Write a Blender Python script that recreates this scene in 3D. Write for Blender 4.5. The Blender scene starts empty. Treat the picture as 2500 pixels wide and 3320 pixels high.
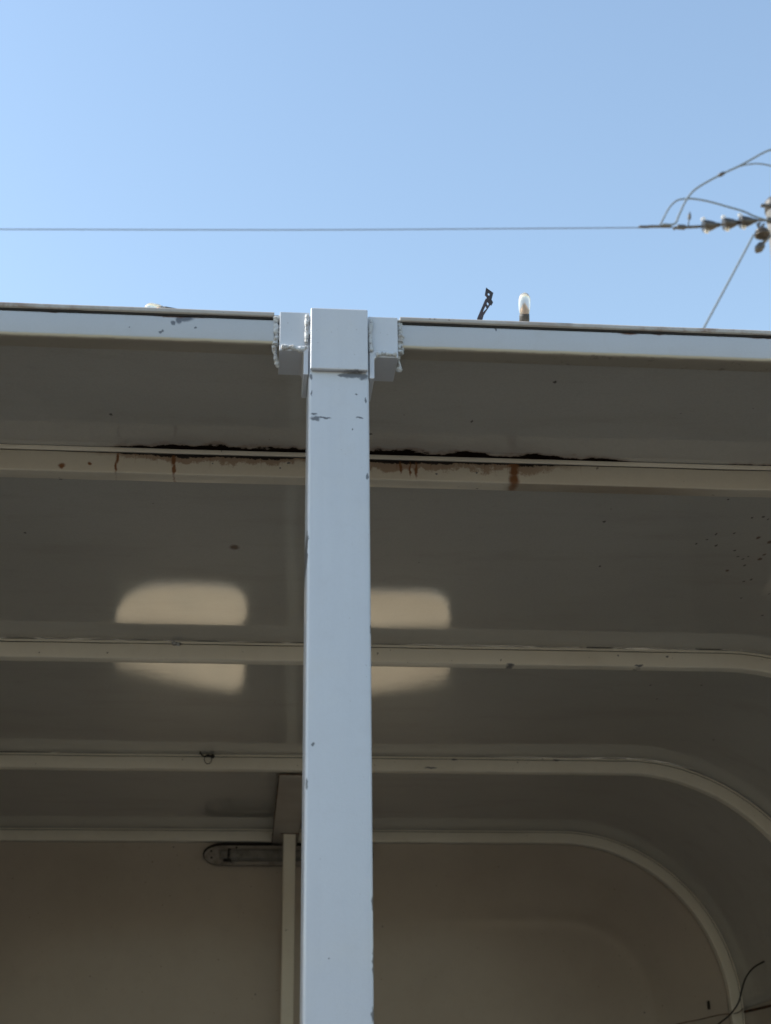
import bpy, bmesh, math, random
from mathutils import Vector, Matrix, noise
random.seed(7)
R_ = math.radians
S = bpy.context.scene
COL = S.collection

# ------------------------------------------------------------------ camera
cam_d = bpy.data.cameras.new('camera'); cam = bpy.data.objects.new('camera', cam_d); COL.objects.link(cam)
PITCH, YAW, ROLL = R_(22.431), R_(5.559), R_(-.681)
rgt = Vector((math.cos(YAW), -math.sin(YAW), 0))
fwd = Vector((math.sin(YAW)*math.cos(PITCH), math.cos(YAW)*math.cos(PITCH), math.sin(PITCH)))
up = rgt.cross(fwd)
r2 = rgt*math.cos(ROLL)+up*math.sin(ROLL); u2 = -rgt*math.sin(ROLL)+up*math.cos(ROLL)
m = Matrix.Identity(4)
for i in range(3):
    m[i][0] = r2[i]; m[i][1] = u2[i]; m[i][2] = -fwd[i]
m[0][3], m[1][3], m[2][3] = 0, 0, 1.6
cam.matrix_world = m
cam_d.sensor_fit = 'VERTICAL'; cam_d.sensor_height = 36; cam_d.sensor_width = 27
cam_d.lens = 4811/3320*36
cam_d.clip_start = .05; cam_d.clip_end = 3000
cam_d.dof.use_dof = True; cam_d.dof.focus_distance = 2.9; cam_d.dof.aperture_fstop = 52/7.0
S.camera = cam

# ------------------------------------------------------------------ sky, sun, exposure
SUN_EL, SUN_AZ = R_(38), R_(-87)         # azimuth measured from +Y towards +X
w = bpy.data.worlds.new('World'); S.world = w; w.use_nodes = True
nt = w.node_tree
for n in list(nt.nodes): nt.nodes.remove(n)
out = nt.nodes.new('ShaderNodeOutputWorld'); bg = nt.nodes.new('ShaderNodeBackground')
sky = nt.nodes.new('ShaderNodeTexSky'); sky.sky_type = 'NISHITA'; sky.sun_disc = False
sky.sun_elevation = SUN_EL; sky.sun_rotation = SUN_AZ; sky.altitude = 50
sky.air_density = 1.5; sky.dust_density = .6; sky.ozone_density = .5
nt.links.new(sky.outputs[0], bg.inputs[0]); nt.links.new(bg.outputs[0], out.inputs[0])
bg.inputs[1].default_value = .15
sd = bpy.data.lights.new('sun', 'SUN'); sd.energy = 4.0; sd.angle = R_(.53); sd.color = (1, .95, .87)
so = bpy.data.objects.new('sun', sd); COL.objects.link(so)
sdir = Vector((math.sin(SUN_AZ)*math.cos(SUN_EL), math.cos(SUN_AZ)*math.cos(SUN_EL), math.sin(SUN_EL)))
so.rotation_euler = sdir.to_track_quat('Z', 'Y').to_euler(); so.location = (-8, 8, 12)
S.view_settings.view_transform = 'Standard'; S.view_settings.look = 'None'
S.view_settings.exposure = 0.72; S.view_settings.gamma = 1; S.view_settings.use_curve_mapping = False
S.render.engine = 'CYCLES'

# ------------------------------------------------------------------ node helpers
class NT:
    def __init__(s, name):
        s.mat = bpy.data.materials.new(name); s.mat.use_nodes = True
        s.t = s.mat.node_tree
        s.b = s.t.nodes['Principled BSDF']
        tc = s.n('ShaderNodeTexCoord'); s.co = tc.outputs['Object']
        sp = s.n('ShaderNodeSeparateXYZ'); s.l(s.co, sp.inputs[0]); s.x, s.y, s.z = sp.outputs
    def n(s, t): return s.t.nodes.new(t)
    def l(s, a, b): s.t.links.new(a, b)
    def put(s, sock, v):
        if isinstance(v, bpy.types.NodeSocket): s.l(v, sock)
        else: sock.default_value = v
    def math(s, op, a, b=0., clamp=False):
        q = s.n('ShaderNodeMath'); q.operation = op; q.use_clamp = clamp
        s.put(q.inputs[0], a); s.put(q.inputs[1], b); return q.outputs[0]
    def vmul(s, v, k):
        q = s.n('ShaderNodeVectorMath'); q.operation = 'MULTIPLY'; s.put(q.inputs[0], v); q.inputs[1].default_value = k
        return q.outputs[0]
    def noise(s, scale, detail=3, rough=.5, vec=None, stretch=None):
        v = vec or s.co
        if stretch: v = s.vmul(v, stretch)
        q = s.n('ShaderNodeTexNoise'); q.inputs['Scale'].default_value = scale
        q.inputs['Detail'].default_value = detail; q.inputs['Roughness'].default_value = rough
        s.l(v, q.inputs['Vector']); return q.outputs['Fac']
    def ramp(s, v, a, b, lo=0., hi=1.):
        q = s.n('ShaderNodeMapRange'); q.interpolation_type = 'SMOOTHSTEP'
        s.put(q.inputs[0], v); s.put(q.inputs[1], a); s.put(q.inputs[2], b); s.put(q.inputs[3], lo); s.put(q.inputs[4], hi)
        return q.outputs[0]
    def mix(s, f, a, b):
        q = s.n('ShaderNodeMix'); q.data_type = 'RGBA'
        s.put(q.inputs[0], f)
        for k, v in ((6, a), (7, b)):
            if isinstance(v, bpy.types.NodeSocket): s.l(v, q.inputs[k])
            else: q.inputs[k].default_value = (*v, 1)
        return q.outputs[2]
    def maxi(s, lst):
        r = lst[0]
        for v in lst[1:]: r = s.math('MAXIMUM', r, v)
        return r
    def spots(s, lst, plane='xz', warp=.006, wscale=120, soft=.35):
        # lst of (a, b, ra, rb): worn chips and stains with ragged outlines
        q = s.n('ShaderNodeTexNoise'); q.inputs['Scale'].default_value = wscale; q.inputs['Detail'].default_value = 4
        s.l(s.co, q.inputs['Vector'])
        wv = s.n('ShaderNodeVectorMath'); wv.operation = 'MULTIPLY_ADD'
        s.l(q.outputs['Color'], wv.inputs[0]); wv.inputs[1].default_value = (warp*2,)*3; s.l(s.co, wv.inputs[2])
        o = []
        for a, b, ra, rb in lst:
            c = (a, 0, b) if plane == 'xz' else (a, b, 0)
            k = (1/ra, 0, 1/rb) if plane == 'xz' else (1/ra, 1/rb, 0)
            su = s.n('ShaderNodeVectorMath'); su.operation = 'SUBTRACT'; s.l(wv.outputs[0], su.inputs[0])
            su.inputs[1].default_value = (c[0]+warp, c[1]+warp, c[2]+warp)
            mu = s.vmul(su.outputs[0], k)
            le = s.n('ShaderNodeVectorMath'); le.operation = 'LENGTH'; s.l(mu, le.inputs[0])
            o.append(s.ramp(le.outputs['Value'], 1-soft, 1+soft, 1, 0))
        return s.maxi(o)
    def bump(s, h, strength, dist):
        q = s.n('ShaderNodeBump'); q.inputs['Strength'].default_value = strength; q.inputs['Distance'].default_value = dist
        s.put(q.inputs['Height'], h); s.l(q.outputs[0], s.b.inputs['Normal']); return q
    def fin(s, col=None, rough=None, **kw):
        if col is not None:
            if isinstance(col, bpy.types.NodeSocket): s.l(col, s.b.inputs['Base Color'])
            else: s.b.inputs['Base Color'].default_value = (*col, 1)
        if rough is not None: s.put(s.b.inputs['Roughness'], rough)
        for k, v in kw.items(): s.put(s.b.inputs[k.replace('_', ' ')], v)
        return s.mat

RUST = (.115, .042, .014); BLACKRUST = (.012, .008, .006); CHIP = (.10, .105, .12)
IVORY = (.84, .79, .67); IVORY_D = (.70, .64, .52)

def paint(name, base, dark, rough=.3, coat=.35, coatr=.1, chips=None, rust=None, rustcol=RUST, mott=.5, plane='xz', extra=None, peel=.3, speck=True, warp=.004):
    t = NT(name)
    n1 = t.noise(2.3, 4, .6); n2 = t.noise(26, 5, .65)
    col = t.mix(t.math('MULTIPLY', t.ramp(n1, .38, .72), mott), base, dark)
    col = t.mix(t.math('MULTIPLY', t.ramp(n2, .52, .78), .35), col, dark)
    if speck:
        n3 = t.noise(75, 2, .5)
        col = t.mix(t.ramp(n3, .735, .77, 0, .7), col, (.12, .09, .06))
    col = t.mix(t.ramp(t.noise(230, 3, .7), .35, .75, 0, .22), col, dark)
    if extra: col = extra(t, col)
    if chips: col = t.mix(t.math('MULTIPLY', t.spots(chips, plane, warp), .92), col, CHIP)
    if rust: col = t.mix(t.spots(rust, plane, warp*1.5, 90, .5), col, rustcol)
    h = t.math('ADD', t.noise(420, 2, .5), t.math('MULTIPLY', t.noise(60, 3, .5), .8))
    t.bump(h, peel, .0006)
    return t.fin(col, rough=t.ramp(n2, .3, .8, rough*.8, rough*1.3), Coat_Weight=coat, Coat_Roughness=coatr, Coat_IOR=1.5)

# --- roof sheet: glossy ivory enamel, rust line along the second rib, dark specks
SHEET_SPOTS = [(1.0032,2.8149),(1.0846,2.9037),(1.1075,2.8979),(1.1223,2.9098),(1.0021,3.05),(1.0197,3.0257),(1.0317,2.9953),
 (1.0715,2.9873),(1.051,3.0585),(1.1019,3.086),(1.1209,3.1209),(1.1379,3.1354),(1.1453,3.1203),
 (1.154,3.1745),(1.1852,3.2765),(1.1993,3.2635),(1.2146,3.388),(1.2751,3.3575),(1.3072,3.5066),(1.0287,2.748),
 (-.4934,3.0735),(-.3874,2.7984),(.8117,3.1892),(.765,2.9407),(1.4907,4.5555),(1.3159,4.0836),(1.1667,4.0916),(1.2204,4.2245),
 (.4096,2.5012),(.5379,2.3437),(.2218,2.5657),(-.2662,2.5196)]
SHEET_RUST = [(-.0375,3.1193,.010,.013),(1.1334,3.0106,.0045,.007),(1.1681,3.0347,.005,.008),(1.1781,3.1343,.005,.007),(1.1797,3.1074,.0035,.006),(1.1226,3.2078,.004,.006)]
def sheet_mat():
    t = NT('roof_enamel')
    n1 = t.noise(1.7, 4, .6); n2 = t.noise(30, 5, .65)
    col = t.mix(t.math('MULTIPLY', t.ramp(n1, .35, .7), .55), (.45, .44, .405), (.385, .37, .335))
    col = t.mix(t.math('MULTIPLY', t.ramp(n2, .55, .8), .3), col, (.31, .295, .265))
    col = t.mix(t.ramp(t.noise(210, 3, .7), .30, .75, 0, .30), col, (.30, .285, .25))
    dw = t.ramp(t.noise(1, 5, .65, stretch=(2.2, 9, 9)), .50, .72)
    col = t.mix(t.math('MULTIPLY', dw, .35), col, (.30, .275, .23))
    sp = t.spots([(a, b, random.uniform(.0018, .0036), random.uniform(.0032, .0065)) for a, b in SHEET_SPOTS], 'xy', .004, 160, .5)
    col = t.mix(sp, col, (.035, .028, .022))
    # finer grime specks, denser towards the right hand end
    vor = t.n('ShaderNodeTexVoronoi'); vor.inputs['Scale'].default_value = 16; t.l(t.co, vor.inputs['Vector'])
    vs = t.math('MULTIPLY', t.ramp(vor.outputs['Distance'], .018, .045, 1, 0), t.ramp(t.noise(3.1, 2), .5, .62))
    col = t.mix(t.math('MULTIPLY', vs, .8), col, (.05, .04, .03))
    col = t.mix(t.spots(SHEET_RUST, 'xy', .004, 120, .5), col, (.10, .045, .02))
    # black corrosion line in front of the second rib
    wn = t.noise(14, 5, .65); wl = t.noise(3, 2)
    width = t.math('MULTIPLY', t.ramp(wn, .28, .72, .0118, .037), t.math('MULTIPLY', t.ramp(t.x, -.34, -.16), t.ramp(t.x, .58, .84, 1, 0)))
    width = t.math('MAXIMUM', width, t.math('MULTIPLY', t.ramp(wn, .3, .7, .004, .02), t.ramp(t.x, .93, .99)))
    dist = t.math('ABSOLUTE', t.math('SUBTRACT', t.y, 2.660))
    k = t.ramp(t.math('SUBTRACT', dist, width), -.004, .0015, 1, 0)
    halo = t.math('MULTIPLY', t.ramp(t.math('SUBTRACT', dist, width), -.002, .016, .5, 0), t.ramp(width, .002, .01))
    col = t.mix(halo, col, (.17, .075, .03))
    col = t.mix(k, col, BLACKRUST)
    gl = t.math('SUBTRACT', 1, t.math('MAXIMUM', t.math('MULTIPLY', k, 1.0), t.math('MULTIPLY', halo, 1.6)), True)
    h = t.math('ADD', t.math('MULTIPLY', t.noise(120, 3, .6), .9), t.math('MULTIPLY', t.noise(40, 3, .5), .8))
    t.bump(h, .55, .0006)
    cb_ = t.n('ShaderNodeBump'); cb_.inputs['Strength'].default_value = .13; cb_.inputs['Distance'].default_value = .0006
    t.l(h, cb_.inputs['Height']); t.l(cb_.outputs[0], t.b.inputs['Coat Normal'])      # orange peel in the gloss
    return t.fin(col, rough=t.ramp(gl, 0, 1, .95, .42), Coat_Weight=gl, Coat_Roughness=.045, Coat_IOR=1.7, Specular_IOR_Level=t.math('MULTIPLY', gl, .5))
M_SHEET = sheet_mat()
def post_extra(t, col):
    # roller marks, faint runs and grime on the repainted post
    v = t.noise(1, 4, .6, stretch=(40, 40, 1.8)); g2 = t.noise(5, 5, .65); g3 = t.noise(1, 3, .6, stretch=(190, 190, 9))
    col = t.mix(t.math('MULTIPLY', t.ramp(v, .40, .75), .20), col, (.45, .485, .54))
    col = t.mix(t.math('MULTIPLY', t.ramp(g2, .48, .72), .30), col, (.63, .63, .60))
    col = t.mix(t.math('MULTIPLY', t.ramp(g3, .64, .80), .14), col, (.42, .41, .38))
    return t.mix(t.math('MULTIPLY', t.ramp(t.noise(160, 2), .72, .76), .5), col, (.30, .30, .31))
M_POST = paint('post_enamel', (.575, .605, .655), (.51, .53, .565), rough=.35, coat=.3, mott=.35, speck=False, warp=.0042, extra=post_extra, chips=[
 (.1591,2.7325,.019,.0055),(.1409,2.731,.008,.003),(.1754,2.730,.008,.006),(.0905,2.727,.002,.005),(.0915,2.6973,.0016,.005),(.098,2.6515,.008,.004),(.1105,2.6529,.012,.0016),  # wide mark under the cover plate: some chipping, mostly painted-in shadow
 (.0952,2.6594,.005,.002),(.1696,2.655,.006,.0016),(.1792,2.6873,.0013,.005),(.1635,2.6983,.002,.0015),(.1576,2.6343,.0016,.0016),(.181,2.5524,.002,.005),
 (.1848,1.8902,.002,.010),(.1850,1.8074,.0018,.018),(.1845,1.7406,.0035,.010),(.1850,2.30,.0014,.010),(.0888,2.0606,.0018,.008),(.123,1.815,.0012,.0012),(.0975,2.118,.002,.003),(.086,2.43,.002,.03)])
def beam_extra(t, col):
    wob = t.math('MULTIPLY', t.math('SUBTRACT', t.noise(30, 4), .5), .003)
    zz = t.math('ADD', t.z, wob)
    col = t.mix(t.math('MULTIPLY', t.ramp(zz, 2.7968, 2.7950), t.ramp(t.z, 2.60, 2.70)), col, (.56, .51, .40))  # warm ground light on the bottom edge, painted in as beige
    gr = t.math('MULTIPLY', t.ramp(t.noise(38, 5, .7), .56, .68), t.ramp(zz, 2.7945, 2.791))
    col = t.mix(t.math('MULTIPLY', t.ramp(zz, 2.7935, 2.7915), t.ramp(t.z, 2.60, 2.70)), col, (.30, .275, .225))  # shade of the underside painted in as a darker colour
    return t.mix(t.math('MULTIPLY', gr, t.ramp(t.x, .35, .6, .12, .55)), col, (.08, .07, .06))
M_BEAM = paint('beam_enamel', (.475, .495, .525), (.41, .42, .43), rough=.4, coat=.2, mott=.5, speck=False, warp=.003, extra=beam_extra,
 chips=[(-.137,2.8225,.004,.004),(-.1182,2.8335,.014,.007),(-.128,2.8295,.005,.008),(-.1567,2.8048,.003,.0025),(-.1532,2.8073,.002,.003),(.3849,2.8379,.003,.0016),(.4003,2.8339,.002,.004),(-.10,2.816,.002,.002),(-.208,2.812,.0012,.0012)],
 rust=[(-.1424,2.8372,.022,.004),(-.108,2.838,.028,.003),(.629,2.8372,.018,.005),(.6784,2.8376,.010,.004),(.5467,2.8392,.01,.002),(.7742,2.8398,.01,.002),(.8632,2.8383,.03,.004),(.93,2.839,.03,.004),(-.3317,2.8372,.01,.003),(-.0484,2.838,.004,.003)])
def rib2_extra(t, col):
    # corrosion running along the joint under the top strip, with weeping streaks
    wn = t.noise(22, 5, .7)
    act = t.math('MULTIPLY', t.ramp(t.x, -.42, -.2), t.ramp(t.x, .52, .72, 1, 0))
    depth = t.math('MULTIPLY', t.ramp(wn, .32, .70, .0022, .0115), act)
    dz = t.math('SUBTRACT', 2.8135, t.z)
    halo = t.ramp(t.math('SUBTRACT', dz, t.math('MULTIPLY', depth, 2.6)), -.003, .006, .65, 0)
    halo = t.math('MULTIPLY', halo, act)
    col = t.mix(halo, col, (.22, .105, .04))
    st = t.noise(1, 3, .6, stretch=(150, 1, 2.2))
    streak = t.math('MULTIPLY', t.ramp(st, .60, .70), t.math('MULTIPLY', t.ramp(dz, .0, .034, .7, 0), act))
    col = t.mix(streak, col, (.24, .11, .04))
    col = t.mix(t.ramp(t.math('SUBTRACT', dz, depth), -.0012, .0012, 1, 0), col, BLACKRUST)
    # brown line under the bottom edge, right half
    be = t.math('MULTIPLY', t.ramp(t.z, 2.7675, 2.7715, .75, 0), t.math('MULTIPLY', t.ramp(t.x, .49, .52), t.ramp(t.x, .75, 1.0, 1, .15)))
    return t.mix(be, col, (.13, .07, .025))
M_RIB2 = paint('rusty_rib_enamel', (.62, .575, .48), (.50, .45, .36), rough=.4, coat=.15, mott=.6, extra=rib2_extra, warp=.003,
 rust=[(.5156,2.8072,.009,.010),(.5156,2.795,.0085,.014),(.5150,2.778,.0095,.013),(-.2626,2.800,.003,.012),(-.2650,2.783,.0025,.012),(-.155,2.798,.004,.012),(-.153,2.78,.003,.012),(-.367,2.7807,.006,.005),(-.3146,2.7862,.004,.004),(.289,2.796,.0025,.012),(.308,2.794,.002,.014),(.3203,2.792,.003,.015)],
 rustcol=(.19, .075, .022), chips=[(.0689,2.7988,.003,.002),(.0528,2.7884,.002,.002),(-.0786,2.7943,.002,.002),(.36,2.785,.002,.002),(.44,2.79,.002,.002)])
M_RIB = paint('rib_enamel', IVORY, IVORY_D, rough=.4, coat=.2, mott=.6, warp=.004,
 chips=[(.995,2.765,.003,.003),(1.13,2.764,.003,.003),(-.187,2.776,.012,.0045),(.70,2.735,.01,.003),(1.05,2.737,.012,.003),(.62,2.707,.02,.003)])
M_WALL = paint('wall_enamel', (.45, .385, .315), (.38, .32, .255), rough=.42, coat=.6, coatr=.17, mott=.6, plane='xz', peel=.06,
 chips=[(.06,2.075,.003,.003),(.56,2.33,.003,.003),(1.60,2.0,.004,.003),(-.28,2.64,.004,.003)])
t = NT('weld_enamel')
wc = t.mix(t.ramp(t.noise(190, 4, .65), .50, .66), (.53, .55, .565), (.20, .185, .17))
wc = t.mix(t.ramp(t.noise(60, 3, .6), .55, .70, 0, .6), wc, (.30, .24, .18))
t.bump(t.noise(420, 3, .6), .8, .001); M_WELD = t.fin(wc, rough=.6)
def lip_extra(t, col):
    k = t.math('MULTIPLY', t.ramp(t.noise(16, 5, .7), .42, .66), t.ramp(t.math('ABSOLUTE', t.math('SUBTRACT', t.x, .14)), .15, .75, .15, .95))
    return t.mix(k, col, (.21, .115, .065))
M_LIP = paint('lip_enamel', (.46, .45, .43), (.36, .31, .26), rough=.55, coat=.05, mott=.5, speck=True, extra=lip_extra)
t = NT('dark_gap'); M_GAP = t.fin((.02, .016, .013), rough=.8)
t = NT('beam_plate_paint'); M_PLATE = t.fin(t.mix(t.math('MULTIPLY', t.ramp(t.noise(6, 4), .4, .7), .6), (.43, .395, .35), (.31, .26, .22)), rough=.45)
t = NT('rusty_edge'); M_RUSTY = t.fin(t.mix(t.ramp(t.noise(40, 4), .4, .6), (.03, .018, .012), (.14, .055, .02)), rough=.85)
t = NT('black_rubber'); M_CABLE = t.fin((.015, .014, .014), rough=.55)
t = NT('lamp_housing'); M_HOUSE = t.fin(t.mix(t.ramp(t.noise(18, 4), .45, .7), (.34, .30, .26), (.20, .17, .14)), rough=.5)
t = NT('lamp_diffuser'); M_DIFF = t.fin(t.mix(t.ramp(t.noise(22, 5, .7), .4, .7), (.22, .21, .19), (.12, .11, .095)), rough=.35)
t = NT('dark_steel'); M_STRAP = t.fin(t.mix(t.ramp(t.noise(60, 4), .4, .65), (.085, .06, .065), (.05, .045, .05)), rough=.6, Metallic=.3)
t = NT('bulb_glass'); M_GLASS = t.fin((.95, .93, .88), rough=.18, Transmission_Weight=.72, IOR=1.45)
t.bump(t.noise(90, 3), .35, .002)
t = NT('bulb_socket'); M_SOCK = t.fin(t.mix(t.ramp(t.noise(50, 4), .45, .65), (.13, .12, .10), (.06, .055, .05)), rough=.6)
t = NT('filament_mount'); M_MOUNT = t.fin((.38, .24, .14), rough=.3, Metallic=.7)
t = NT('aluminium_wire'); M_WIRE = t.fin((.07, .075, .08), rough=.5)
t = NT('jumper_cable'); M_JUMP = t.fin((.15, .19, .235), rough=.7)
t = NT('brown_porcelain'); M_PORC = t.fin(t.mix(t.ramp(t.noise(20, 3), .4, .7), (.035, .032, .031), (.05, .042, .038)), rough=.4, Coat_Weight=.12, Coat_Roughness=.1)
t = NT('glint_ring_glaze'); M_GLINT = t.fin((.82, .79, .74), rough=.15, Coat_Weight=1.0, Coat_Roughness=.05)
t = NT('galvanised'); M_GALV = t.fin(t.mix(t.ramp(t.noise(12, 4), .4, .7), (.10, .10, .10), (.06, .06, .065)), rough=.55, Metallic=.4)
t = NT('pole_concrete'); M_POLE = t.fin(t.mix(t.ramp(t.noise(9, 5), .4, .7), (.17, .17, .17), (.12, .12, .12)), rough=.85)
t = NT('dry_ground')
GN = t.ramp(t.noise(5, 5, .7), .45, .7)
M_GROUND = t.fin(t.mix(t.ramp(t.noise(.8, 6, .65), .35, .7), t.mix(GN, (.66, .50, .30), (.50, .40, .25)), (.52, .385, .225)), rough=.95)
t = NT('added_bank_earth')
M_ADDED_BANK = t.fin(t.mix(t.ramp(t.noise(.35, 6, .65), .35, .7), (.42, .33, .20), (.28, .22, .12)), rough=.95)
t = NT('asphalt')
M_ROAD = t.fin(t.mix(t.ramp(t.noise(1.5, 6, .65), .35, .7), (.085, .08, .072), (.06, .055, .05)), rough=.9)
t = NT('concrete_slab')
M_SLAB = t.fin(t.mix(t.ramp(t.noise(4, 6, .65), .35, .7), (.36, .325, .275), (.26, .23, .19)), rough=.9)

# ------------------------------------------------------------------ mesh helpers
def link(o, parent=None):
    COL.objects.link(o)
    if parent is not None:
        o.parent = parent
        if parent.type == 'EMPTY': o.location = -parent.location
    return o
def mobj(name, verts, faces, mat, parent=None, smooth=False):
    me = bpy.data.meshes.new(name); me.from_pydata([tuple(v) for v in verts], [], faces); me.materials.append(mat)
    bm = bmesh.new(); bm.from_mesh(me); bmesh.ops.recalc_face_normals(bm, faces=bm.faces); bm.to_mesh(me); bm.free()
    if smooth: me.polygons.foreach_set('use_smooth', [True]*len(me.polygons))
    return link(bpy.data.objects.new(name, me), parent)
def bmobj(name, bm, mat, parent=None, smooth=False):
    me = bpy.data.meshes.new(name); bm.to_mesh(me); bm.free(); me.materials.append(mat)
    if smooth: me.polygons.foreach_set('use_smooth', [True]*len(me.polygons))
    return link(bpy.data.objects.new(name, me), parent)
def box(name, x0, x1, y0, y1, z0, z1, mat, parent=None, bev=.001, seg=2):
    bm = bmesh.new(); bmesh.ops.create_cube(bm, size=1)
    for v in bm.verts:
        v.co = Vector((x0+(v.co.x+.5)*(x1-x0), y0+(v.co.y+.5)*(y1-y0), z0+(v.co.z+.5)*(z1-z0)))
    if bev: bmesh.ops.bevel(bm, geom=bm.edges[:], offset=bev, segments=seg, affect='EDGES', profile=.5)
    return bmobj(name, bm, mat, parent, False)
def rrect(w, d, r, seg=4):
    # rounded rectangle section, coordinates a in [0,w], b in [0,d]
    p = []
    for cx, cy, a0 in ((w-r, d-r, 0), (r, d-r, 90), (r, r, 180), (w-r, r, 270)):
        for k in range(seg+1):
            a = R_(a0+90*k/seg); p.append((cx+r*math.cos(a), cy+r*math.sin(a)))
    return p
def grid_faces(n, m_, close_m=True):
    f = []
    for i in range(n-1):
        for j in range(m_ if close_m else m_-1):
            k = (j+1) % m_
            f.append((i*m_+j, i*m_+k, (i+1)*m_+k, (i+1)*m_+j))
    return f
def tube(name, pts, rad, mat, parent=None, seg=8, jit=0., caps=True, rads=None):
    pts = [Vector(p) for p in pts]; n = len(pts); vs = []
    ref = Vector((0, 0, 1))
    for i, p in enumerate(pts):
        tg = (pts[min(i+1, n-1)]-pts[max(i-1, 0)]).normalized()
        a = tg.cross(ref)
        if a.length < .1: a = tg.cross(Vector((1, 0, 0)))
        a.normalize(); b = tg.cross(a).normalized()
        for j in range(seg):
            an = 2*math.pi*j/seg
            rr = (rads[i] if rads else rad)*(1+(random.uniform(-jit, jit) if jit else 0))
            vs.append(p+a*math.cos(an)*rr+b*math.sin(an)*rr)
    f = grid_faces(n, seg)
    if caps: f += [tuple(range(seg)), tuple(range((n-1)*seg, n*seg))]
    return mobj(name, vs, f, mat, parent, True)
def smooth_path(pts, k=6):
    pts = [Vector(p) for p in pts]; o = []
    P = [pts[0]*2-pts[1]]+pts+[pts[-1]*2-pts[-2]]
    for i in range(1, len(P)-2):
        a, b, c, d = P[i-1:i+3]
        for s in range(k):
            u = s/k
            o.append(.5*((2*b)+(c-a)*u+(2*a-5*b+4*c-d)*u*u+(3*b-a-3*c+d)*u**3))
    return o+[pts[-1]]
def lathe(name, prof, org, axis, mat, parent=None, seg=24):
    axis = Vector(axis).normalized(); a = axis.orthogonal().normalized(); b = axis.cross(a); org = Vector(org)
    vs = [org+axis*h+(a*math.cos(2*math.pi*j/seg)+b*math.sin(2*math.pi*j/seg))*r for h, r in prof for j in range(seg)]
    f = grid_faces(len(prof), seg)+[tuple(range(seg)), tuple(range((len(prof)-1)*seg, len(prof)*seg))]
    return mobj(name, vs, f, mat, parent, True)
def plate_poly(name, outer, holes, y, th, mat, parent=None):
    # flat plate in the XZ plane with real cut-outs
    cu = bpy.data.curves.new('outline', 'CURVE'); cu.dimensions = '2D'; cu.fill_mode = 'BOTH'; cu.extrude = th/2
    for loop in [outer]+holes:
        sp = cu.splines.new('POLY'); sp.points.add(len(loop)-1); sp.use_cyclic_u = True
        for q, (a, b) in zip(sp.points, loop): q.co = (a, b, 0, 1)
    tmp = bpy.data.objects.new('outline', cu); COL.objects.link(tmp)
    bpy.context.view_layer.update()
    me = bpy.data.meshes.new_from_object(tmp.evaluated_get(bpy.context.evaluated_depsgraph_get()))
    bpy.data.objects.remove(tmp); bpy.data.curves.remove(cu)
    me.transform(Matrix(((1, 0, 0, 0), (0, 0, -1, y), (0, 1, 0, 0), (0, 0, 0, 1))))
    me.materials.clear(); me.materials.append(mat); me.name = name
    return link(bpy.data.objects.new(name, me), parent)
def thing(name, loc, label, cat, group=None):
    o = bpy.data.objects.new(name, None); COL.objects.link(o); o.location = loc; o.empty_display_size = .1
    return tag(o, label, cat, group)
def tag(o, label, cat, group=None):
    o['label'] = label; o['category'] = cat
    if group: o['group'] = group
    return o

# ------------------------------------------------------------------ setting
g = mobj('ground', [(-900, -900, -.06), (900, -900, -.06), (900, 900, -.06), (-900, 900, -.06)], [(0, 1, 2, 3)], M_GROUND); g['kind'] = 'structure'
rd = mobj('road', [(-60, -14, -.056), (60, -14, -.056), (60, 1.9, -.056), (-60, 1.9, -.056)], [(0, 1, 2, 3)], M_ROAD); rd['kind'] = 'structure'
bx_ = [-80+160*i/40 for i in range(41)]; by_ = [(-14, -.05), (-16, .5), (-19, 2.4), (-23, 4.6), (-27, 5.8), (-34, 6.2), (-60, 6.4)]
bk = mobj('added_bank', [(x, y+noise.noise((x*.1, y*.1, 0))*1.2, z+noise.noise((x*.12, y*.2, 5))*.5*min(1, z)) for y, z in by_ for x in bx_], grid_faces(len(by_), 41, False), M_ADDED_BANK, None, True); bk['kind'] = 'structure'  # unseen bank, added to block low sky and warm the reflections
slab = box('floor_slab', -1.9, 2.24, 2.0, 6.3, -.2, 0, M_SLAB, bev=.01); slab['kind'] = 'structure'

# ------------------------------------------------------------------ the shelter
XL, XR, RAD = -1.65, 1.99, .70
SL = math.tan(R_(2.0))
def zroof(y): return 2.8406-SL*(y-2.16)
def arch(zt, z0, narc=22, ntop=60, nwall=2):
    # inner line of the sheet: list of (x, z, nx, nz), n pointing outwards
    zc = zt-RAD; p = []
    for k in range(nwall): p.append((XL, z0+(zc-z0)*k/nwall, -1, 0)) if zc-z0 > .01 else None
    for k in range(narc+1):
        a = math.pi-math.pi/2*k/narc; p.append((XL+RAD+RAD*math.cos(a), zc+RAD*math.sin(a), math.cos(a), math.sin(a)))
    for k in range(1, ntop): p.append((XL+RAD+(XR-XL-2*RAD)*k/ntop, zt, 0, 1))
    for k in range(narc+1):
        a = math.pi/2-math.pi/2*k/narc; p.append((XR-RAD+RAD*math.cos(a), zc+RAD*math.sin(a), math.cos(a), math.sin(a)))
    for k in range(nwall-1, -1, -1): p.append((XR, z0+(zc-z0)*k/nwall, 1, 0)) if zc-z0 > .01 else None
    return p
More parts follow.
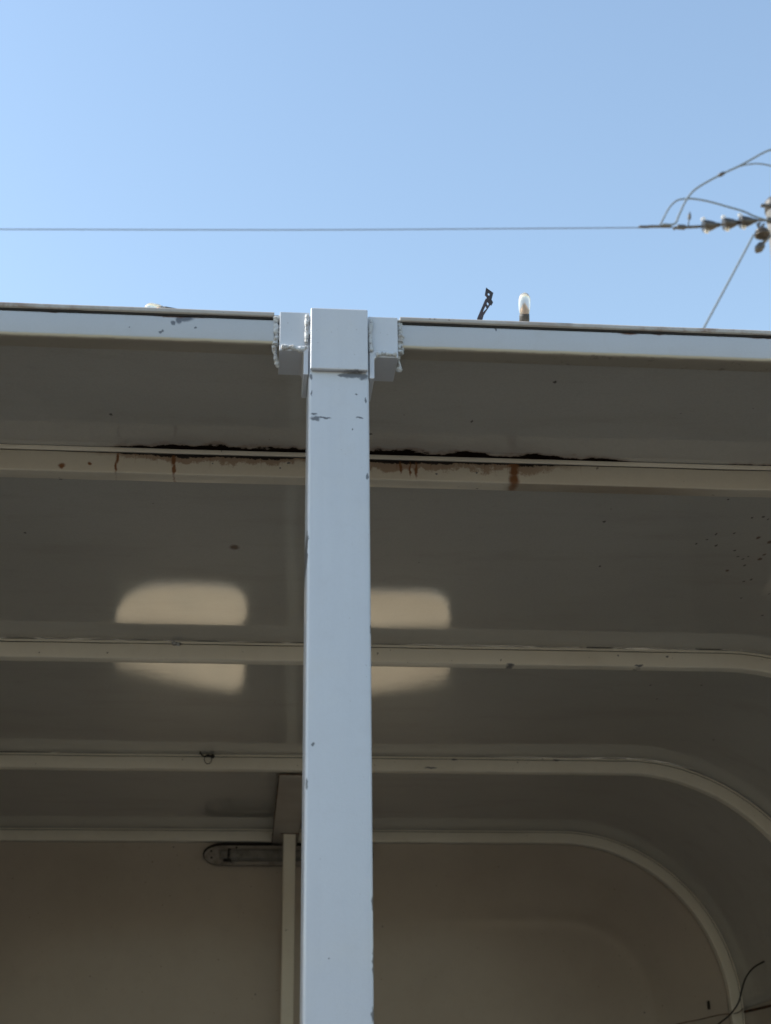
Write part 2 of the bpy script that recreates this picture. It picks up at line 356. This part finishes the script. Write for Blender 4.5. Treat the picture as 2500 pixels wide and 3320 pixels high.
def sweep_arch(name, y, off0, off1, depth, rad, mat, parent, path=None, wob=0.):
    # section between inward offsets off0..off1 from the sheet and y..y+depth
    path = path or arch(zroof(y), 0)
    sec = rrect(off1-off0, depth, rad); vs = []
    for x, z, nx, nz in path:
        dw = noise.noise((x*9, y, z*9))*wob
        for a, b in sec:
            o = off0+a+dw
            vs.append((x-nx*o, y+b, z-nz*o))
    n = len(path); k = len(sec)
    f = grid_faces(n, k)+[tuple(range(k)), tuple(range((n-1)*k, n*k))]
    ob = mobj(name, vs, f, mat, parent, True)
    bm = bmesh.new(); bm.from_mesh(ob.data)
    for e in bm.edges:
        if len(e.link_faces) == 2 and e.calc_face_angle(0) > R_(40): e.smooth = False
    bm.to_mesh(ob.data); bm.free()
    return ob

sh = thing('shelter', (.17, 4.1, 0), 'white and ivory painted steel shelter with arched ribbed roof on a square front post', 'shelter')

RIBS = [2.654, 3.778, 4.902, 6.026]
# roof sheets, one per bay, slightly sagging between the ribs
EDGES = [2.158, 2.674, 3.798, 4.922, 6.064]
SAG = [.0015, .0085, .0175, .004]
for i in range(4):
    y0, y1 = EDGES[i]+(.0015 if i else 0), EDGES[i+1]; ny = 28; vs = []
    for j in range(ny+1):
        v = j/ny; y = y0+(y1-y0)*v
        pa = arch(zroof(y), zroof(y)-RAD, nwall=0)
        for x, z, nx, nz in pa:
            prof = math.sin(math.pi*v**1.0)
            if i == 2: prof = math.sin(math.pi*v**1.6)
            wx = max(0, math.cos((x-.17)/1.15*math.pi/2))**1.5 if abs(x-.17) < 1.15 else 0
            d = -SAG[i]*prof*wx
            d += noise.noise((x*1.3+i*7, y*1.1, 3.1))*.0032*prof
            vs.append((x+nx*d, y, z+nz*d))
    nx_ = len(pa)
    o = mobj('roof_panel', vs, grid_faces(ny+1, nx_, False), M_SHEET, sh, True)
    so_ = o.modifiers.new('sheet', 'SOLIDIFY'); so_.thickness = .003
    # thickness must grow outwards (up): test a normal
    mid = o.data.polygons[len(o.data.polygons)//2].normal
    so_.offset = 1 if mid.z > 0 else -1
# ribs: square tube plus the narrow welding strip on top of it
for i, y in enumerate(RIBS):
    mt = M_RIB2 if i == 0 else M_RIB
    h0 = .0095 if i == 0 else .0065
    pa = arch(zroof(y), 1.94)
    sweep_arch('rib', y, h0+.0018, .0545 if i == 0 else .050, .040, .0035, mt, sh, pa, wob=.0012)
    sweep_arch('rib_strip', y-.0008, .0009, h0, .034, .0009, M_RIB, sh, pa, wob=.0006)
    sweep_arch('rib_joint', y+.004, h0-.0012, h0+.004, .028, .0005, M_GAP, sh, pa)
# front frame, cut in two by the post bracket
fp = arch(zroof(2.16), 0)
left = [p for p in fp if not (p[3] == 1 and p[0] > .02) and p[0] < .02]+[(.0285, zroof(2.16), 0, 1)]
right = [(.2385, zroof(2.16), 0, 1)]+[p for p in fp if p[0] > .2385]
for pa in (left, right):
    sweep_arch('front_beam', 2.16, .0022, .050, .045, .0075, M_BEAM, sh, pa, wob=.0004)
    sweep_arch('roof_lip', 2.1565, -.0088, .0, .030, .0025, M_LIP, sh, pa, wob=.0004)
    sweep_arch('lip_joint', 2.1605, -.001, .004, .03, .0005, M_GAP, sh, pa)

# front post with cover plate, angle brackets and weld beads
def post_tube(name, x0, x1, y0, y1, z0, z1, r, mat, parent):
    sec = rrect(x1-x0, y1-y0, r, 5); zs = [z0+(z1-z0)*k/40 for k in range(41)]
    vs = [(x0+a, y0+b, z) for z in zs for a, b in sec]; k = len(sec)
    o = mobj(name, vs, grid_faces(len(zs), k)+[tuple(range(k)), tuple(range(40*k, 41*k))], mat, parent, True)
    bm = bmesh.new(); bm.from_mesh(o.data)
    for e in bm.edges:
        if len(e.link_faces) == 2 and e.calc_face_angle(0) > R_(40): e.smooth = False
    bm.to_mesh(o.data); bm.free(); return o
post_tube('post', .0862, .1852, 2.150, 2.249, 0, 2.838, .006, M_POST, sh)
box('cover_plate', .0884, .1828, 2.1415, 2.1495, 2.7373, 2.8515, M_POST, sh, .0022, 3)
bm = bmesh.new(); bmesh.ops.create_cube(bm, size=1)
for v in bm.verts: v.co = Vector((.136+v.co.x*.109, 2.205+v.co.y*.111, 2.8275+v.co.z*.047))
bmesh.ops.bevel(bm, geom=[e for e in bm.edges if abs((e.verts[0].co-e.verts[1].co).y) > .05 and e.verts[0].co.z > 2.83], offset=.010, segments=4, affect='EDGES')
bmesh.ops.bevel(bm, geom=[e for e in bm.edges if e.calc_face_angle(0) > 1.2], offset=.0012, segments=2, affect='EDGES')
bmobj('post_cap', bm, M_POST, sh)
def angle(name, xo, xi, zt, zb, zv, y0, y1, th=.008, tf=.010):
    # angle iron seen end-on: flat leg from xo to xi at zb..zt, upright leg down to zv beside the post
    s = 1 if xi > xo else -1; r = .006; p = [(xo, zt), (xi, zt), (xi, zv), (xi-s*th, zv)]
    cx, cz = xi-s*(th+r), zb-r
    for k in range(6):
        a = R_(90*k/5); p.append((cx+s*r*math.cos(a), cz+r*math.sin(a)))
    p.append((xo, zb)); n = len(p)
    vs = [(a, y, b) for y in (y0, y1) for a, b in p]
    f = [(i, (i+1) % n, n+(i+1) % n, n+i) for i in range(n)]+[tuple(range(n)), tuple(range(n, 2*n))]
    o = mobj(name, vs, f, M_POST, sh)
    bv = o.modifiers.new('edge', 'BEVEL'); bv.width = .0012; bv.segments = 2; bv.limit_method = 'ANGLE'; bv.angle_limit = R_(50)
    return o
angle('angle_bracket', .0378, .0858, 2.784, 2.7735, 2.7305, 2.1500, 2.236)
angle('angle_bracket', .2335, .1858, 2.779, 2.7670, 2.7272, 2.1500, 2.236)
box('filler_plate', .0378, .0868, 2.1525, 2.198, 2.7845, 2.8476, M_POST, sh, .0012)
box('filler_plate', .1846, .2335, 2.1525, 2.198, 2.7795, 2.8446, M_POST, sh, .0012)
def bead(pts, r, k=None, lump=.35):
    P = []
    for a, b in zip(pts[:-1], pts[1:]):
        a, b = Vector(a), Vector(b); n = max(2, int((b-a).length/.0016))
        P += [a+(b-a)*i/n for i in range(n)]
    P.append(Vector(pts[-1]))
    P = [p+Vector((noise.noise(p*70), noise.noise(p*70+Vector((7, 0, 0)))*.5, noise.noise(p*70+Vector((0, 9, 0)))))*r*.45 for p in P]
    rr = [r*(1+lump*.8*noise.noise(p*110)+lump*.35*noise.noise(p*300)) for k, p in enumerate(P)]
    rr[0] *= .6; rr[-1] *= .6
    return tube('weld_bead', P, r, M_WELD, sh, 12, .20, True, rr)
bead([(.0328, 2.1628, 2.787), (.0325, 2.1622, 2.815), (.0335, 2.1628, 2.842)], .0058, lump=.7)      # left beam to bracket
bead([(.0300, 2.163, 2.790), (.0325, 2.170, 2.772), (.036, 2.180, 2.757)], .0034, lump=.9)
bead([(.2372, 2.1628, 2.779), (.2378, 2.1622, 2.81), (.2375, 2.1628, 2.840)], .0060, lump=.7)       # right beam to bracket
bead([(.2360, 2.163, 2.784), (.2372, 2.170, 2.768), (.2365, 2.178, 2.754)], .0038, lump=.9)
bead([(.0405, 2.1505, 2.7805), (.058, 2.1500, 2.7788), (.072, 2.1500, 2.7775), (.0835, 2.1500, 2.7815)], .0044, lump=.7)
bead([(.0815, 2.1500, 2.787), (.0822, 2.1495, 2.806), (.0828, 2.1495, 2.842)], .0036, lump=.5)
bead([(.1955, 2.1505, 2.7725), (.212, 2.1500, 2.7735), (.2310, 2.1505, 2.7730)], .0044, lump=.7)
bead([(.1878, 2.1500, 2.777), (.1878, 2.1495, 2.806), (.1882, 2.1495, 2.838)], .0036, lump=.5)

# side walls and back wall
box('side_wall', XR+.0006, XR+.0040, 2.175, 6.066, 0, 2.02, M_WALL, sh, 0)
box('side_wall', XL-.0040, XL-.0006, 2.175, 6.066, 0, 2.02, M_WALL, sh, 0)
for xs in (XR-.005, XL-.001):
    o = box('seam_strip', xs, xs+.0062, 2.21, 6.020, 1.9925, 2.0010, M_RUSTY, sh, .001)
def lines(a, b, step, must):
    n = max(1, round((b-a)/step)); L = sorted(set([round(a+(b-a)*i/n, 4) for i in range(n+1)]))
    L = [v for v in L if all(abs(v-q) > step*.45 for q in must)]+list(must)
    return sorted(L)
WINS = [(-.585, -.010, 1.642, 1.945), (.365, .885, 1.642, 1.945)]
zt_b = zroof(6.07)
xs = lines(XL-.002, XR+.002, .03, [v for q in WINS for v in q[:2]]); zs = lines(0, zt_b+.001, .0145, [1.642, 1.945])
vs = []
for z in zs:
    for x in xs:
        xa = min(max(x, XL+RAD), XR-RAD); lim = zt_b-RAD+math.sqrt(max(0, RAD*RAD-(x-xa)**2)) if x != xa else zt_b
        zz = min(z, lim+.001)
        # pressed panel: edges curl forward towards the rib
        e = min((zt_b-zz), (x-XL), (XR-x)); dd = RAD-math.hypot(x-xa, max(0, zz-(zt_b-RAD))) if (zz > zt_b-RAD and x != xa) else e
        e = max(0, min(e, dd)); y = 6.069+.010*(1-math.exp(-e/.12))+noise.noise((x*1.2, zz*1.4, 9))*.002*min(1, e/.2)
        # shallow crease pressed into the right half of the panel
        cr = max(0, min(1, (x-.85)/.5))*math.exp(-((e-.345)/.022)**2); y -= .0034*cr
        vs.append((x, y, zz))
nx_ = len(xs); fs = []
for j in range(len(zs)-1):
    for i in range(nx_-1):
        cx, cz = (xs[i]+xs[i+1])/2, (zs[j]+zs[j+1])/2
        if any(a < cx < b and c < cz < d for a, b, c, d in WINS): continue
        q = [vs[j*nx_+i], vs[j*nx_+i+1], vs[(j+1)*nx_+i+1], vs[(j+1)*nx_+i]]
        if max(v[2] for v in q)-min(v[2] for v in q) < 1e-4: continue
        fs.append((j*nx_+i, j*nx_+i+1, (j+1)*nx_+i+1, (j+1)*nx_+i))
bw = mobj('back_wall', vs, fs, M_WALL, sh, True)
def round_poly(p, rr, n=7):
    o = []
    for i, (q, r) in enumerate(zip(p, rr)):
        q = Vector(q); a = (Vector(p[i-1])-q).normalized(); b = (Vector(p[(i+1) % len(p)])-q).normalized()
        for k in range(n+1):
            u = k/n; o.append(tuple((q+a*r)*(1-u)**2+q*2*u*(1-u)+(q+b*r)*u*u))
    return o
for (a, b, c, d), sgn in zip(WINS, (1, -1)):
    h = [(a+.006, c+.006), (b-.006, c+.006), (b-.006, 1.938 if sgn > 0 else 1.902), (a+.006, 1.902 if sgn > 0 else 1.938)]
    plate_poly('window_frame', [(a-.012, c-.012), (b+.012, c-.012), (b+.012, d+.006), (a-.012, d+.006)],
               [round_poly(h, [.23 if sgn > 0 else .16, .16 if sgn > 0 else .13, .09 if sgn > 0 else .05, .05 if sgn > 0 else .06])], 6.088, .03, M_RIB, sh)

# rear post and the flat bar that carries it
bm = bmesh.new(); bmesh.ops.create_cube(bm, size=1)
for v in bm.verts:
    y = 4.955 if v.co.y < 0 else 6.052
    zb = zroof(y)-.0505
    v.co = Vector((.114 if v.co.x < 0 else .213, y, zb-(.0085 if v.co.z < 0 else 0)))
bmesh.ops.bevel(bm, geom=bm.edges[:], offset=.001, segments=1, affect='EDGES')
pl = bmobj('bearer_bar', bm, M_PLATE, sh)
zb = zroof(5.84)-.0595
post_tube('rear_post', .1535, .2015, 5.835, 5.883, 0, zb-.001, .004, M_RIB, sh)
for a, b, w_ in (((.1135, 4.97), (.1135, 6.045), .0022), ((.2135, 4.97), (.2135, 6.045), .0022)):
    tube('rust_bead', [(a[0]+random.gauss(0, .0006), a[1]+(b[1]-a[1])*k/40, zroof(a[1]+(b[1]-a[1])*k/40)-.0535+random.gauss(0, .0004)) for k in range(41)], w_, M_RUSTY, sh, 6, .3)
tube('rust_bead', [(.112+.103*k/20, 4.9545, zroof(4.955)-.0525+random.gauss(0, .0004)) for k in range(21)], .0016, M_RUSTY, sh, 6, .3)
tube('rust_bead', [(.142+.07*k/16, 5.834, zb+.0005+random.gauss(0, .0003)) for k in range(17)], .0024, M_RUSTY, sh, 6, .3)
tube('rust_bead', [(.113+.10*k/16, 6.0535, zroof(6.05)-.0585+random.gauss(0, .0004)) for k in range(17)], .002, M_RUSTY, sh, 6, .4)
# lump left from a cut bolt on the third rib
bead([(-.20, 3.776, 2.7775), (-.188, 3.774, 2.777), (-.182, 3.775, 2.771)], .0042, lump=.8)
# slots in the back wall beside the corner rib
for x in (1.8605, 1.9445):
    box('wall_slot', x-.0035, x+.0035, 6.060, 6.075, 2.010 if x < 1.9 else 2.000, 2.042 if x < 1.9 else 2.036, M_GAP, sh, .001)

# ------------------------------------------------------------------ strip lamp on the back wall
lp = thing('strip_lamp', (.18, 6.07, 2.56), 'dusty grey strip lamp with broken left end, on the back wall behind the rear post', 'lamp')
def pill(x0, x1, z0, z1, n=10):
    r = (z1-z0)/2; zc = (z0+z1)/2; e = 1.9
    return [(x1-r*e+r*e*math.cos(a), zc+r*math.sin(a)) for a in [R_(-90+180*k/n) for k in range(n+1)]]+[(x0+r*e+r*e*math.cos(a), zc+r*math.sin(a)) for a in [R_(90+180*k/n) for k in range(n+1)]]
plate_poly('gasket', pill(-.162, .522, 2.566, 2.6545), [], 6.060, .018, M_GAP, lp)
plate_poly('housing', pill(-.156, .516, 2.5620, 2.6375), [], 6.040, .034, M_HOUSE, lp)
bm = bmesh.new(); bmesh.ops.create_cube(bm, size=1)
for v in bm.verts:
    k = .72 if v.co.y < 0 else 1
    v.co = Vector((.205+v.co.x*.52, 6.0 if v.co.y < 0 else 6.026, 2.600+v.co.z*.052*k))
bmesh.ops.bevel(bm, geom=bm.edges[:], offset=.005, segments=3, affect='EDGES'); bmobj('diffuser', bm, M_DIFF, lp, False)
box('tube_holder', -.094, -.060, 6.006, 6.026, 2.583, 2.618, M_DIFF, lp, .006, 3)
box('broken_socket', -.062, -.050, 6.008, 6.026, 2.596, 2.624, M_GAP, lp, .002)
box('broken_socket', -.078, -.046, 6.010, 6.026, 2.575, 2.587, M_GAP, lp, .003)
for x, z in ((-.128, 2.616), (-.126, 2.590), (-.028, 2.630), (.49, 2.60)):
    lathe('screw', [(0, .0045), (.004, .0045), (.0055, .003)], (x, 6.026, z), (0, -1, 0), M_GAP, lp, 10)
for k in range(7):
    a = Vector((-.062+random.uniform(-.012, .02), 6.008, 2.574)); b = a+Vector((random.uniform(-.02, .03), random.uniform(-.01, .01), -random.uniform(.006, .02)))
    tube('loose_wire', smooth_path([a, (a+b)/2+Vector((random.uniform(-.006, .006), 0, .002)), b], 4), .0007, M_CABLE, lp, 5)

# ------------------------------------------------------------------ loose wire on the fourth rib, cable at the corner
yk = 4.898
hk = thing('wire_hook', (-.12, yk, 2.735), 'twisted wire loop with a dark knot hanging on the rib left of the front post', 'wire')
zr = zroof(4.9)
tube('wire_stem', smooth_path([(-.149, yk-.05, zr-.001), (-.151, yk-.03, zr-.006), (-.148, yk-.012, zr-.004), (-.140, yk-.004, zr-.008), (-.115, yk-.004, zr-.007)], 5), .0022, M_CABLE, hk, 6, .3)
tube('wire_ring', [(-.125+.012*math.cos(a), yk-.004, zr-.019+.015*math.sin(a)) for a in [2*math.pi*k/24 for k in range(25)]], .0012, M_CABLE, hk, 6)
lathe('knot', [(0, .002), (.003, .006), (.008, .007), (.012, .003)], (-.112, yk+.001, zr-.009), (.3, -1, 0), M_CABLE, hk, 10)

cb = tube('cable', smooth_path([(1.985, 5.69, 2.158), (1.972, 5.70, 2.154), (1.953, 5.76, 2.138), (1.945, 5.83, 2.110), (1.94, 5.88, 2.070), (1.938, 5.92, 2.03), (1.925, 5.97, 1.995), (1.905, 6.0, 1.972), (1.87, 6.02, 1.945), (1.82, 6.03, 1.90), (1.80, 6.04, 1.6)], 6), .0032, M_CABLE, seg=8)
tag(cb, 'thin black cable hanging in the lower right corner beside the curved rib', 'cable')
lathe('cable_clip', [(0, .003), (.004, .008), (.010, .008), (.014, .004)], (1.989, 5.69, 2.159), (-1, 0, 0), M_CABLE, cb, 12)
cb2 = tube('thin_cable', smooth_path([(1.975, 5.99, 2.006), (1.955, 6.02, 1.992), (1.90, 6.05, 1.988), (1.82, 6.066, 1.972), (1.735, 6.069, 1.956), (1.6, 6.072, 1.92), (1.4, 6.073, 1.85)], 5), .0016, M_RUSTY, seg=6, jit=.25)
tag(cb2, 'rusty thin wire running down to the left across the back wall at the bottom right', 'wire')

# ------------------------------------------------------------------ things on the roof edge
sp = plate_poly('metal_strap', [(.3886,2.9205),(.4009,2.9105),(.3973,2.8976),(.3977,2.896),(.3997,2.8921),(.3966,2.886),(.395,2.8872),(.3884,2.8761),(.3828,2.8667),(.3767,2.845),(.3700,2.845),(.3712,2.8601),(.3868,2.8982),(.3885,2.8983),(.3889,2.9021),(.3859,2.9055)],
 [[(.3927+.0017*math.cos(a), 2.9075+.0026*math.sin(a)) for a in [2*math.pi*k/14 for k in range(14)]],
  [(.3898,2.8929),(.3922,2.889),(.3906,2.8848),(.3886,2.888)], [(.3866,2.8847),(.3881,2.8793),(.3818,2.8724),(.3832,2.8769)]], 2.172, .0016, M_STRAP)
tag(sp, 'dark perforated metal strap sticking up from the roof edge beside an upright bulb', 'strap')
def bulb(base, axis, label, r=.0096, L=.040, sock=.024):
    base = Vector(base); axis = Vector(axis).normalized()
    b = thing('light_bulb', base, label, 'bulb', 'clear bulbs along the roof edge')
    lathe('socket', [(-sock, r*.90), (-.002, r*.86), (.002, r*.80)], base, axis, M_SOCK, b, 20)
    prof = [(0, r*.80), (L*.08, r*.86), (L*.20, r*.96), (L*.40, r), (L*.66, r), (L*.80, r*.90), (L*.91, r*.68), (L*.975, r*.36), (L, r*.02)]
    lathe('glass', prof, base+axis*.0022, axis, M_GLASS, b, 24)
    lathe('filament_mount', [(0, r*.62), (L*.18, r*.56), (L*.32, r*.34), (L*.5, r*.05)], base+axis*.0026, axis, M_MOUNT, b, 12)
    return b
bulb((.4550, 2.183, 2.8765), (-.07, -.62, .80), 'clear upright bulb with a dark socket on the right roof edge', r=.0102, L=.036, sock=.034)
bulb((-.1545, 2.180, 2.8560), (-.92, -.1, .12), 'clear bulb lying on its side on the left roof edge', r=.0098, L=.030, sock=.022)
bulb((.103, 2.215, 2.8600), (.5, -.3, .8), 'clear bulb whose tip just shows above the post cap', r=.0085, L=.016, sock=.01)

# ------------------------------------------------------------------ utility pole, insulators and wires behind the roof
Y0 = 14.14
po = thing('utility_pole', (5.985, Y0, 0), 'pale concrete utility pole cut by the right edge of the picture', 'pole')
lathe('shaft', [(0, .17), (4, .155), (8, .135), (11.35, .118), (11.40, .11)], (5.985, Y0, 0), (0, 0, 1), M_POLE, po, 24)
lathe('pole_cap', [(0, .128), (.12, .125), (.17, .09)], (5.985, Y0, 11.37), (0, 0, 1), M_GALV, po, 20)
box('bracket_arm', 5.755, 6.16, Y0-.16, Y0-.12, 11.335, 11.365, M_GALV, po, .006)
box('bracket_arm', 5.80, 6.11, Y0-.17, Y0-.12, 11.12, 11.18, M_GALV, po, .006)
def cap_profile(L, r):
    return [(0, r*.2), (L*.06, r*.34), (L*.22, r*.42), (L*.42, r*.68), (L*.70, r*.92), (L*.84, r), (L*.96, r), (L, r*.93), (L*.99, r*.5), (L*.98, r*.2)]
st = thing('insulator_string', (5.72, Y0-.14, 11.0), 'string of three bell-shaped brown insulators tying the power line to the pole', 'insulators')
P = [Vector((5.708, Y0-.14, 11.147)), Vector((5.508, Y0-.14, 11.113)), Vector((5.268, Y0-.14, 11.068)), Vector((5.012, Y0-.14, 11.028))]
for k in range(3):
    ax = (P[k+1]-P[k]).normalized(); L = .205
    o0 = P[k]+ax*.02
    lathe('insulator_bell', cap_profile(L, .072), o0, ax, M_PORC, st, 24)
    c = o0+ax*(L*.93); upv = Vector((0, 0, 1)); upv = (upv-ax*upv.dot(ax)).normalized()
    for sg, rr_ in ((1, .021), (-1, .021)):
        q0 = c+upv*sg*.080+Vector((0, -.02, 0))
        tube('glint_ring', [q0+(ax*math.cos(q)+upv*math.sin(q))*rr_ for q in [2*math.pi*i/18 for i in range(19)]], .0085, M_GLINT, st, 8, caps=False)  # pale rings modelled in place of blurred glints on the rims
    tube('link_pin', [P[k], P[k]+ax*.3 if k < 2 else P[k+1]], .014, M_GALV, st, 8)
tube('link_pin', [(5.83, Y0-.14, 11.152), (5.708, Y0-.14, 11.147)], .014, M_GALV, st, 8)
tube('dead_end_clamp', smooth_path([(5.02, Y0-.14, 11.028), (4.90, Y0-.14, 11.018), (4.80, Y0-.14, 11.010), (4.74, Y0-.14, 11.00), (4.69, Y0-.14, 10.985)], 4), .018, M_GALV, st, 8, .2)
box('clamp_body', 4.735, 4.835, Y0-.165, Y0-.115, 10.985, 11.035, M_GALV, st, .012)
tube('clamp_bolt', [(4.868, Y0-.14, 11.02), (4.885, Y0-.14, 11.12), (4.906, Y0-.14, 11.22)], .007, M_GALV, st, 6)
lathe('bolt_nut', [(0, .012), (.02, .020), (.06, .020), (.08, .012)], (4.888, Y0-.14, 11.115), (.15, 0, 1), M_GALV, st, 8)
st2 = thing('shackle_insulator', (5.69, Y0-.2, 10.9), 'single dark insulator hanging under the string of three at the pole', 'insulator')
lathe('insulator_bell', cap_profile(.13, .085), (5.700, Y0-.20, 11.010), (-.12, -.35, -1), M_PORC, st2, 24)
tube('bell_rim', [Vector((5.685, Y0-.245, 10.885))+Vector((.075*math.cos(q), .075*math.sin(q), .012*math.cos(q))) for q in [2*math.pi*i/28 for i in range(29)]], .015, M_PORC, st2, 8, caps=False)
tube('support_strap', [(5.82, Y0-.14, 10.945), (5.74, Y0-.18, 10.85), (5.685, Y0-.2, 10.79)], .020, M_POLE, st2, 8)
tube('hook', smooth_path([(5.70, Y0-.2, 11.07), (5.66, Y0-.2, 11.05), (5.69, Y0-.2, 11.01), (5.74, Y0-.2, 11.06)], 4), .014, M_GALV, st2, 8)
lathe('end_cap', [(0, .022), (.03, .045), (.10, .05), (.15, .02)], (5.700, Y0-.2, 10.80), (-.62, 0, -.78), M_GALV, st2, 14)
yj = Y0-.14
def wire(name, pts, r, mat, label, cat='wire', group=None):
    return tag(tube(name, smooth_path(pts, 6), r, mat, seg=8), label, cat, group)
wire('power_line', [(-9.5, yj, 10.40), (-4.09, yj, 10.5388), (-2.7953, yj, 10.6046), (-.81, yj, 10.6971), (.8843, yj, 10.781), (2.9695, yj, 10.9005), (4.34, yj, 10.9808), (4.72, yj, 11.005)], .0055, M_WIRE, 'long thin power line crossing the whole sky above the roof', 'power line')
pw = wire('line_splice', [(4.285, yj-.02, 10.974), (4.40, yj-.02, 10.981), (4.41, yj-.02, 10.986), (4.66, yj-.02, 10.998)], .017, M_GALV, 'dark clamp on the power line where the two jumper cables start', 'clamp')
wire('jumper_cable', [(x, yj-.03, z) for x, z in ((4.5277,11.0),(4.5803,11.1041),(4.6572,11.2433),(4.7438,11.3384),(4.8385,11.3737),(4.9571,11.3798),(5.1383,11.3513),(5.3429,11.2936),(5.5218,11.2421),(5.6468,11.1805),(5.80,11.13))], .0110, M_JUMP, 'low looping jumper cable arching over the string of insulators', 'cable', 'jumper cables')
wire('jumper_cable', [(x, yj-.05, z) for x, z in ((4.55,11.003),(4.6906,11.015),(4.7514,11.1277),(4.8317,11.2975),(4.9231,11.4389),(5.0381,11.5442),(5.2782,11.7031),(5.5181,11.84),(5.7045,11.9594),(5.8345,12.0449),(5.9761,12.1079),(6.4,12.2))], .0130, M_JUMP, 'tall looping jumper cable rising out of the right edge of the picture', 'cable', 'jumper cables')
wire('jumper_cable', [(x, yj-.05, z) for x, z in ((5.45,11.80),(5.5592,11.852),(5.6557,11.8787),(5.7776,11.8932),(5.9484,11.8636),(6.2,11.78))], .0090, M_JUMP, 'short cable branching off the tall jumper cable to the right', 'cable', 'jumper cables')
lathe('cable_sleeve', [(-.04, .02), (0, .024), (.04, .02)], (5.31, yj-.05, 11.722), (.85, 0, .5), M_GALV, bpy.data.objects['jumper_cable.001'], 10)
wire('drop_wire', [(5.5812, Y0-.25, 10.8774), (5.25, Y0-.25, 10.288), (4.9233, Y0-.25, 9.7113), (4.2, Y0-.25, 8.43), (2.6, Y0-.25, 5.6)], .0130, M_JUMP, 'slanting wire running down from the single insulator to behind the roof', 'wire')
